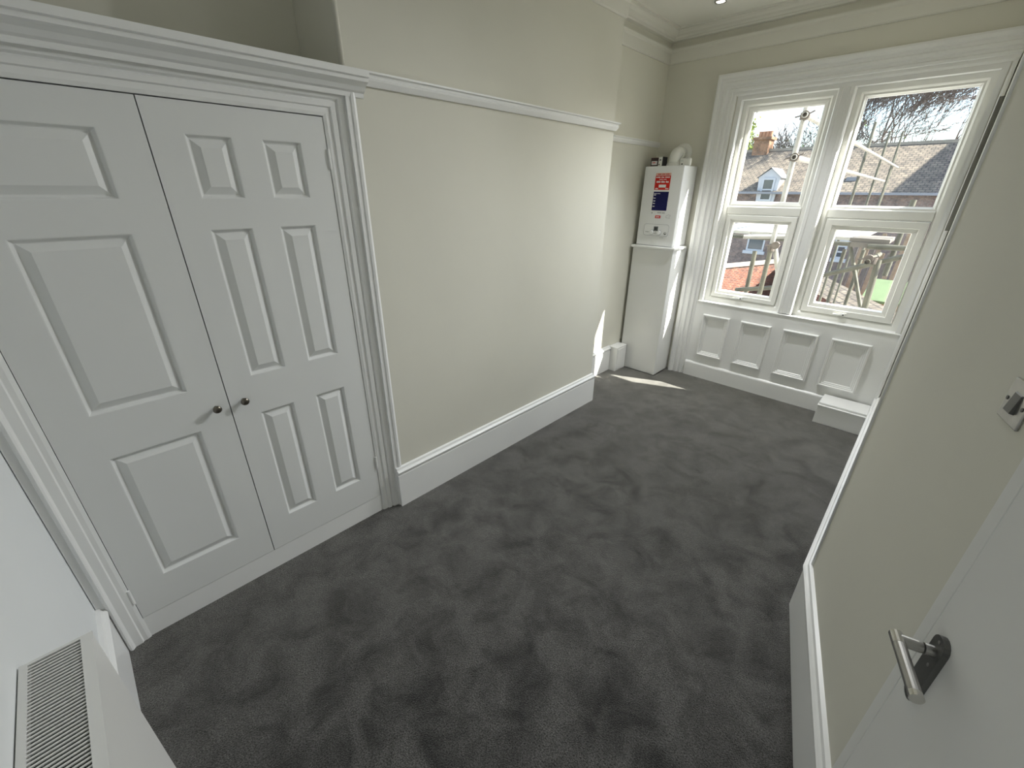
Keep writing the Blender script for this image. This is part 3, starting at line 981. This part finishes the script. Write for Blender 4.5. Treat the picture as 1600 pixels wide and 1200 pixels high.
lv.tube([dp(hs, 0.006, zs_), dp(hs, 0.022, zs_)], 0.0095, 16)
lv.tube([dp(hs, 0.024, zs_), dp(hs, 0.030, zs_), dp(hs, 0.056, zs_)], [0.0085, 0.0095, 0.0095], 16)
lv.obj('lever_neck', M_STEEL, dr)
lv = MB()
lv.tube([dp(hs - 0.010, 0.056, zs_), dp(hs + 0.105, 0.056, zs_)], 0.0095, 18)
lv = lv.obj('lever', M_STEEL, dr)
for s_ in ((-0.0105, 0.012), (0.096, 0.1055)):
    MB().tube([dp(hs + s_[0], 0.056, zs_), dp(hs + s_[1], 0.056, zs_)], 0.0098, 18).obj('lever_end_cap', mat('polished_steel', (0.62, 0.61, 0.58), 0.18, metal=1.0), lv)
for hz in (0.25, 1.0, 1.75):
    MB().tube([dp(0.766, 0.004, hz - 0.05), dp(0.766, 0.004, hz + 0.05)], 0.006, 8).obj('hinge', M_STEEL, dr)
# jamb the door hangs on
jm = MB()
dbox(jm, 0.772, 0.83, -0.075, 0.02, 0.0, 2.03)
struct(jm.obj('trim_13', M_GLOSS), 'white door jamb carrying the open door', 'door jamb')

# ------------------------------------------------------------------ recessed ceiling spotlight, plus added unseen fill spots imitating window light
lampm = mat_emit('lamp_face', (1.0, 0.9, 0.76), 6.0)
chrome = mat('chrome_ring', (0.7, 0.7, 0.7), 0.15, metal=1.0)
for i, (lx, ly, aim, lab) in enumerate(((0.27, 4.13, (0.6, 2.5, 0), 'recessed chrome ceiling spotlight over the boiler end of the room'),
                                         (0.95, 4.03, (1.05, 3.0, 0), 'added unseen ceiling fill spot in line with the window mullion'),
                                         (1.62, 4.03, (1.2, -0.1, 0.9), 'added unseen ceiling fill spot near the side wall and window'),
                                         (1.80, 2.90, (0.0, 2.0, 0.9), 'added unseen ceiling fill spot close to the outer wall corner'))):
    s = thing('ceiling_or_fill_spot', lab, 'ceiling light', (lx, ly, ZC), 'ceiling spotlights')
    MB().lathe([(0.030, 0.0), (0.030, -0.004), (0.036, -0.010), (0.042, -0.008), (0.044, 0.0)], (lx, ly, ZC - 0.0005), (0, 0, 1), 28).obj('ring', chrome, s, smooth=True)
    MB().lathe([(0.029, -0.001), (0.029, -0.006), (0, -0.006)], (lx, ly, ZC), (0, 0, 1), 24).obj('lamp_face', lampm, s)
    ld = bpy.data.lights.new('spotlight', 'SPOT')
    ld.energy = LAMP_W * (0.05, 3.4, 4.3, 0.5)[i]
    ld.spot_size = R((120, 112, 74, 92)[i])
    ld.spot_blend = (0.7, 1.0, 1.0, 1.0)[i]
    ld.shadow_soft_size = 0.06
    ld.color = (0.97, 0.985, 1.0)
    lo = link('spotlight_lamp', ld, s)
    lo.location = (lx, ly, ZC - 0.08)
    lo.rotation_euler = (Vector((lx, ly, ZC)) - Vector(aim)).to_track_quat('Z', 'Y').to_euler()

# ================================================================== outside
GZ = -3.4
o = MB().box(-30, 30, YW + WT + 0.3, 70, GZ - 0.2, GZ).obj('ground_outside', M_PAVING)
struct(o, 'grey paved yard far below the window', 'ground')


def K(y, x16, z16):
    """point seen at (x16, z16) on the plane y=16, moved out along its sight line to depth y"""
    k = (y - 0.2278) / (16 - 0.2278)
    return (1.9505 + (x16 - 1.9505) * k, 1.7985 + (z16 - 1.7985) * k)


HY = 30.0
EZ = 1.95                        # eaves height
ho = thing('terraced_house', 'brick house with pale tiled roof, dormer and chimney beyond the scaffold', 'house', (-4, HY, GZ))
HX0, HX1 = -10.5, 2.4
# facade with window holes
wins = []
for (xa_, xb_, za_, zb_) in ((-2.62, -2.10, 0.06, 0.98), (-0.20, 0.05, 0.05, 0.42), (-5.2, -4.7, 0.06, 0.98)):
    a, zt_ = K(HY, xa_, zb_)
    b, zb__ = K(HY, xb_, za_)
    wins.append((a, b, zb__, zt_))
ys = sorted({HX0, HX1} | {v for h in wins for v in h[:2]})
zs = sorted({GZ, EZ} | {v for h in wins for v in h[2:]})
mb = MB()
for i in range(len(ys) - 1):
    for j in range(len(zs) - 1):
        ym, zm = 0.5 * (ys[i] + ys[i + 1]), 0.5 * (zs[j] + zs[j + 1])
        if any(h[0] < ym < h[1] and h[2] < zm < h[3] for h in wins):
            continue
        mb.quad((ys[i], HY, zs[j]), (ys[i + 1], HY, zs[j]), (ys[i + 1], HY, zs[j + 1]), (ys[i], HY, zs[j + 1]))
mb.quad((HX0, HY, GZ), (HX0, HY, EZ), (HX0, HY + 8, EZ), (HX0, HY + 8, GZ))
mb.quad((HX1, HY, GZ), (HX1, HY, EZ), (HX1, HY + 8, EZ), (HX1, HY + 8, GZ))
mb.quad((HX0, HY + 8, GZ), (HX1, HY + 8, GZ), (HX1, HY + 8, EZ), (HX0, HY + 8, EZ))
mb.obj('wall', M_FACADE, ho, uv=True)


def house_window(x0, x1, z0, z1, y, parent, name='window', sill=True):
    w = MB()
    f = 0.09
    w.box(x0, x0 + f, y - 0.02, y + 0.08, z0, z1).box(x1 - f, x1, y - 0.02, y + 0.08, z0, z1).box(x0 + f, x1 - f, y - 0.02, y + 0.08, z1 - f, z1).box(x0 + f, x1 - f, y - 0.02, y + 0.08, z0, z0 + f)
    w.box(x0 + f, x1 - f, y, y + 0.06, 0.5 * (z0 + z1) - 0.04, 0.5 * (z0 + z1) + 0.04)
    if sill:
        w.box(x0 - 0.12, x1 + 0.12, y - 0.15, y + 0.02, z0 - 0.18, z0)
        w.box(x0 - 0.15, x1 + 0.15, y - 0.03, y + 0.02, z1, z1 + 0.26)
    o_ = w.obj(name, M_SASH, parent)
    for a_, b_ in ((z0 + f, 0.5 * (z0 + z1) - 0.04), (0.5 * (z0 + z1) + 0.04, z1 - f)):
        MB().box(x0 + f, x1 - f, y + 0.03, y + 0.05, a_, b_).obj('pane', M_PANE, o_)
    return o_


for h in wins:
    house_window(h[0], h[1], h[2], h[3], HY, ho)
RZ = 4.25
rf = MB()
ov = 0.25
sl = (RZ - EZ) / 4.0
rf.add([(HX0, HY - ov, EZ - sl * ov), (HX1, HY - ov, EZ - sl * ov), (HX1, HY + 4, RZ), (HX0, HY + 4, RZ), (HX0, HY + 8.3, EZ - sl * 0.3), (HX1, HY + 8.3, EZ - sl * 0.3)],
       [(0, 1, 2, 3), (3, 2, 5, 4)])
rfo = rf.obj('roof', M_TILES, ho, uv=True)
MB().box(HX0, HX1, HY + 3.88, HY + 4.12, RZ - 0.06, RZ + 0.09).obj('ridge', M_COPING, rfo)
MB().box(HX0, HX1, HY - ov - 0.12, HY - ov, EZ - sl * ov - 0.1, EZ - sl * ov + 0.02).obj('gutter', M_LEAD, rfo)
# dormer
d0, dz1 = K(HY - 0.15, -2.66, 2.22)
d1, _ = K(HY - 0.15, -2.16, 2.22)
_, dza = K(HY - 0.15, -2.4, 2.46)
_, dz0 = K(HY - 0.15, -2.4, 1.55)
dm = MB()
dm.prism([(dz0 - 0.1, d0), (dz1, d0 - 0.1), (dza, 0.5 * (d0 + d1)), (dz1, d1 + 0.1), (dz0 - 0.1, d1)][::-1], HY - 0.12, HY + 2.2, 'y')
dmo = dm.obj('dormer', M_SASH, ho)
MB().add([(d0 - 0.2, HY - 0.25, dz1 - 0.05), (0.5 * (d0 + d1), HY - 0.25, dza + 0.05), (0.5 * (d0 + d1), HY + 2.3, dza + 0.05), (d0 - 0.2, HY + 2.3, dz1 - 0.05), (d1 + 0.2, HY - 0.25, dz1 - 0.05), (d1 + 0.2, HY + 2.3, dz1 - 0.05)],
         [(0, 1, 2, 3), (1, 4, 5, 2)]).obj('dormer_roof', M_LEAD, dmo)
house_window(d0 + 0.14, d1 - 0.14, dz0, dz1 - 0.05, HY - 0.16, ho, 'dormer_window', False)
# roof light
rx0, rz0_ = K(HY + 1.0, -0.45, 2.02)
rx1, rz1_ = K(HY + 1.0, -0.18, 2.11)
MB().box(rx0, rx1, HY + 0.75, HY + 1.15, EZ + 0.36, EZ + 0.62).obj('roof_window', M_LEAD, ho)
# chimney
kx0, kz1 = K(HY + 4, -3.25, 3.36)
kx1, _ = K(HY + 4, -2.83, 3.36)
kx0, kx1 = -8.65, -7.75
ch = MB().box(kx0, kx1, HY + 3.5, HY + 4.5, 2.6, 4.85).obj('chimney', M_CHIM, ho, uv=True)
MB().box(kx0 - 0.1, kx1 + 0.1, HY + 3.4, HY + 4.6, 4.85, 5.0).obj('chimney_cap', M_CHIM, ch, uv=True)
for i in range(4):
    MB().lathe([(0.12, 0), (0.10, 0.3), (0.12, 0.34), (0.0, 0.34)], (kx0 + 0.15 + i * 0.2, HY + 4, 5.0), (0, 0, 1), 12).obj('chimney_pot', M_POT, ch)

# taller neighbour whose shadow falls across the tiled roof
wg = thing('neighbour_house', 'tall brick neighbour house with slate roof beside the tiled roof', 'house', (7, 34, GZ))
npl = [(6.9, 27.6), (12.5, 29.9), (8.7, 39.2), (3.1, 36.9)]
MB().prism(npl, GZ, 7.0).obj('wall', M_FACADE, wg, uv=True)
ra_, rb_ = Vector((9.7, 28.75, 9.6)), Vector((5.9, 38.05, 9.6))
m_ = MB()
vv = [Vector((x_, y_, 7.0)) for x_, y_ in npl] + [ra_, rb_]
m_.add(vv, [(0, 4, 5, 3), (1, 2, 5, 4), (0, 1, 4), (2, 3, 5)])
m_.obj('roof', M_SLATE, wg, uv=True)

# yard walls
def yard_wall(p, q_, z1, th, m, label, cop=0.10, copm=None, pitched=0.0):
    p, q_ = Vector((*p, 0)), Vector((*q_, 0))
    t = (q_ - p).normalized()
    n = Vector((-t.y, t.x, 0)) * th / 2
    w = thing('yard_wall', label, 'garden wall', (p.x, p.y, GZ))
    MB().prism([(v.x, v.y) for v in (p - n, q_ - n, q_ + n, p + n)], GZ, z1).obj('brickwork', m, w, uv=True)
    n2 = n * 1.35
    if pitched:
        n3 = n / n.length * pitched
        mb_ = MB()
        mb_.add([p - n3 - Vector((0, 0, -z1 + 0.02)), q_ - n3 - Vector((0, 0, -z1 + 0.02)), q_ + n3 * 0.2 + Vector((0, 0, z1 + pitched * 0.3)), p + n3 * 0.2 + Vector((0, 0, z1 + pitched * 0.3)), q_ + n3 * 0.4 + Vector((0, 0, z1)), p + n3 * 0.4 + Vector((0, 0, z1))],
                [(0, 1, 2, 3), (3, 2, 4, 5), (0, 5, 4, 1), (0, 3, 5), (1, 4, 2)])
        mb_.obj('tiled_coping', copm, w, uv=True)
    else:
        MB().prism([(v.x, v.y) for v in (p - n2, q_ - n2, q_ + n2, p + n2)], z1, z1 + cop).obj('coping', copm or M_COPING, w)
    return w


yard_wall((-6.6, 13.0), (-2.7, 23.4), -1.05, 0.3, M_REDBRICK, 'sunlit red brick yard wall with stone coping')
yard_wall((-2.6, 23.0), (1.9, 14.2), -1.25, 0.3, M_REDBRICK, 'red brick yard wall with a tan tiled top', copm=M_TILES, pitched=0.7)

# shed with green felt roof and leaning planks
sh = thing('garden_shed', 'small timber shed with a green felt roof behind the yard wall', 'shed', (1.3, 18.7, GZ))
MB().box(0.72, 1.9, 18.0, 19.5, GZ, -1.35).obj('body', M_TIMBER, sh)
MB().add([(0.6, 17.85, -1.40), (2.0, 17.85, -1.40), (2.0, 19.65, -0.98), (0.6, 19.65, -0.98), (0.6, 17.85, -1.32), (2.0, 17.85, -1.32), (2.0, 19.65, -0.90), (0.6, 19.65, -0.90)],
         [(3, 2, 1, 0), (4, 5, 6, 7), (0, 1, 5, 4), (1, 2, 6, 5), (2, 3, 7, 6), (3, 0, 4, 7)]).obj('roof', M_FELT, sh)
rnd = random.Random(11)
for i in range(9):
    xx = -0.45 + i * 0.17
    hh = rnd.uniform(3.0, 4.3)
    lean = rnd.uniform(0.0, 0.06)
    t_ = MB()
    t_.add([(xx, 21.0, GZ), (xx + 0.12, 21.0, GZ), (xx + 0.12, 21.06, GZ), (xx, 21.06, GZ), (xx + lean, 21.9, GZ + hh), (xx + lean + 0.12, 21.9, GZ + hh), (xx + lean + 0.12, 21.96, GZ + hh), (xx + lean, 21.96, GZ + hh)],
           [(3, 2, 1, 0), (4, 5, 6, 7), (0, 1, 5, 4), (1, 2, 6, 5), (2, 3, 7, 6), (3, 0, 4, 7)])
    tag(t_.obj('timber_plank', M_TIMBER if i % 3 else M_BOARDD), 'raw timber plank leaning upright behind the shed', 'plank', 'leaning timber planks')

# ------------------------------------------------------------------ scaffold (clamped together: one thing, every tube, clamp and board a part)
sf = thing('scaffold', 'metal tube scaffold with clamps and sunlit boards outside the window', 'scaffold', (0.655, 5.55, GZ))


def pole(a, b, m=M_TUBE, r=0.0245, label=None):
    o_ = MB().pipe(a, b, r).obj('pole', m, sf)
    if label:
        o_['label'] = label
    return o_


def clamp(c, bore=None):
    c = Vector(c)
    w = MB().lathe([(0.026, -0.028), (0.036, -0.028), (0.036, 0.028), (0.026, 0.028)], c, (0, 0, 1), 14).obj('clamp', M_CLAMP, sf)
    if bore:
        e_ = c + Vector(bore)
        MB().lathe([(0.030, -0.02), (0.038, -0.02), (0.038, 0.02), (0.030, 0.02)], e_, (0, 1, 0), 14).obj('collar', M_CLAMP, w)
        MB().tube([e_ + Vector((0.03, -0.01, 0.01)), e_ + Vector((0.075, -0.015, 0.03))], 0.007, 6).obj('bolt', M_CLAMP, w)
        MB().tube([e_ + Vector((-0.03, -0.01, 0.0)), e_ + Vector((-0.08, -0.015, -0.012))], 0.007, 6).obj('bolt', M_CLAMP, w)
    return w


pole((0.655, 5.55, GZ), (0.655, 5.55, 1.30), M_TUBED)  # same pole lower down; platform shade put into the darker tube colour
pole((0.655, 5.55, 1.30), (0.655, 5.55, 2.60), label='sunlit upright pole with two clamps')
clamp((0.655, 5.55, 2.46), (0.02, -0.055, 0.0))
clamp((0.655, 5.55, 2.11), (0.02, -0.055, 0.0))
pole((0.68, 5.44, 2.46), (0.47, 17.0, 2.44))
pole((0.68, 5.44, 2.11), (0.36, 16.6, 2.08))
for x_, y_, zt_ in ((0.45, 11.2, 2.97), (0.43, 13.6, 3.03), (0.42, 16.0, 3.23), (0.41, 16.3, 2.71)):
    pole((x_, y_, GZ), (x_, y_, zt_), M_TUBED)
for i in range(8):
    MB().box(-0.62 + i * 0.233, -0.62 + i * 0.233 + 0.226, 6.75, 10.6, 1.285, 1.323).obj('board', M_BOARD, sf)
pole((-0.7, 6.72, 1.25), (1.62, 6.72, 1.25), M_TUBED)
pole((0.22, 6.0, 1.31), (0.66, 6.2, 1.33))
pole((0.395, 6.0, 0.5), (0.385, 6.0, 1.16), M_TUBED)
pole((0.84, 5.66, 0.75), (0.68, 5.6, 1.26))
clamp((0.655, 5.55, 1.25), (0.05, -0.05, 0.04))
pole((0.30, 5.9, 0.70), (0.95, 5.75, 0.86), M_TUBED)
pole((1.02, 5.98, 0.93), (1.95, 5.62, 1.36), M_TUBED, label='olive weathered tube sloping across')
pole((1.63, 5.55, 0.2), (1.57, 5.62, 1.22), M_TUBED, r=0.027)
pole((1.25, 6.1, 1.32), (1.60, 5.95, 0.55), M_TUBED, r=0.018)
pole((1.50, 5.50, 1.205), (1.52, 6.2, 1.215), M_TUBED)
clamp((1.53, 5.60, 1.21), (-0.03, -0.05, 0.02))
pole((1.42, 6.0, 1.300), (2.3, 5.9, 1.33), M_TUBED, r=0.026)
pole((1.62, 6.25, 1.0), (1.63, 6.25, 1.74), M_TUBED)
for i in range(2):
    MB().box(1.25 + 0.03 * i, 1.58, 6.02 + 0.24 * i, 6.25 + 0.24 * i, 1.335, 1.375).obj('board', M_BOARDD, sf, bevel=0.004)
MB().box(1.27, 1.56, 6.0, 6.03, 1.285, 1.335).obj('toe_board', M_BOARDD, sf)
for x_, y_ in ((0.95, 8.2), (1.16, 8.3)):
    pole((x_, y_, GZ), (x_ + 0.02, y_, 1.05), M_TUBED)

# ------------------------------------------------------------------ trees
def tree(name, label, base, h, seed, spread, levels=6, wind=(0.25, 0, 0), trunk_r=0.22, leaves=0, leafm=None, fan=0.5):
    rn = random.Random(seed)
    t = thing(name, label, 'tree', base, 'trees beyond the house')
    mb_ = MB()
    tips = []

    def grow(p, d_, ln, r, lv):
        n = 3 if lv > 1 else 2
        pts_ = [p]
        q_ = p
        dd = d_
        for _ in range(n):
            dd = (dd + Vector((rn.uniform(-.14, .14), rn.uniform(-.14, .14), rn.uniform(-.05, .12))) + Vector(wind) * 0.06).normalized()
            q_ = q_ + dd * ln / n
            pts_.append(q_)
        r1 = r * 0.66
        mb_.tube(pts_, [r + (r1 - r) * i / n for i in range(n + 1)], 5 if lv > 2 else 3, cap=False)
        tips.append(q_)
        if lv <= 0:
            return
        k = rn.choice((2, 3, 3)) if lv > 1 else 3
        for i in range(k):
            ax = Vector((rn.uniform(-1, 1), rn.uniform(-1, 1), rn.uniform(-.3, .3))).normalized()
            nd = (Matrix.Rotation(rn.uniform(0.25, fan + 0.25), 3, ax) @ dd)
            nd = (nd + Vector((0, 0, 0.12)) + Vector(wind) * 0.25).normalized()
            grow(pts_[rn.choice((-1, -1, -2))], nd, ln * rn.uniform(0.7, 0.9), max(0.016, r1 * rn.uniform(0.62, 0.85)), lv - 1)
    grow(Vector(base), Vector((0, 0, 1)), h * 0.21, trunk_r, levels)
    mb_.obj('branches', M_BARK, t)
    if leaves:
        lb = MB()
        for _ in range(leaves):
            c = rn.choice(tips) + Vector((rn.gauss(0, .25), rn.gauss(0, .25), rn.gauss(0, .25)))
            u = Vector((rn.uniform(-1, 1), rn.uniform(-1, 1), rn.uniform(-1, 1))).normalized()
            v_ = u.orthogonal().normalized()
            s_ = rn.uniform(0.07, 0.15)
            lb.quad(c - u * s_, c + v_ * s_ * 0.6, c + u * s_, c - v_ * s_ * 0.6)
        lo_ = lb.obj('foliage', leafm, t)
        lo_['kind'] = 'stuff'
    return t


tree('bare_tree', 'large bare spreading tree above the tiled ridge', (-5.2, 41, GZ), 21.0, 5, 1, levels=8, wind=(0.55, 0, 0), trunk_r=0.26)
tree('bare_tree', 'tall bare tree with forked trunk behind the slate wing', (-0.9, 46, GZ), 20.0, 8, 1, levels=8, wind=(0.1, 0, 0), trunk_r=0.26)
tree('budding_tree', 'bare tree with sparse yellow-green buds behind the slate roof', (-2.9, 49, GZ), 24.0, 21, 1, levels=8, wind=(0.35, 0, 0), leaves=1500, leafm=M_LEAF, trunk_r=0.28)
tree('bushy_tree', 'round twiggy tree just behind the tiled ridge', (-7.2, 45, GZ), 13.5, 31, 1, levels=8, wind=(0, 0, 0), leaves=250, leafm=M_LEAFD, fan=0.7, trunk_r=0.22)
tree('leafy_tree', 'green leafy tree beside the chimney', (-12.0, 40, GZ), 14.5, 41, 1, levels=6, wind=(0.1, 0, 0), leaves=5000, leafm=M_LEAF, fan=0.7, trunk_r=0.22)
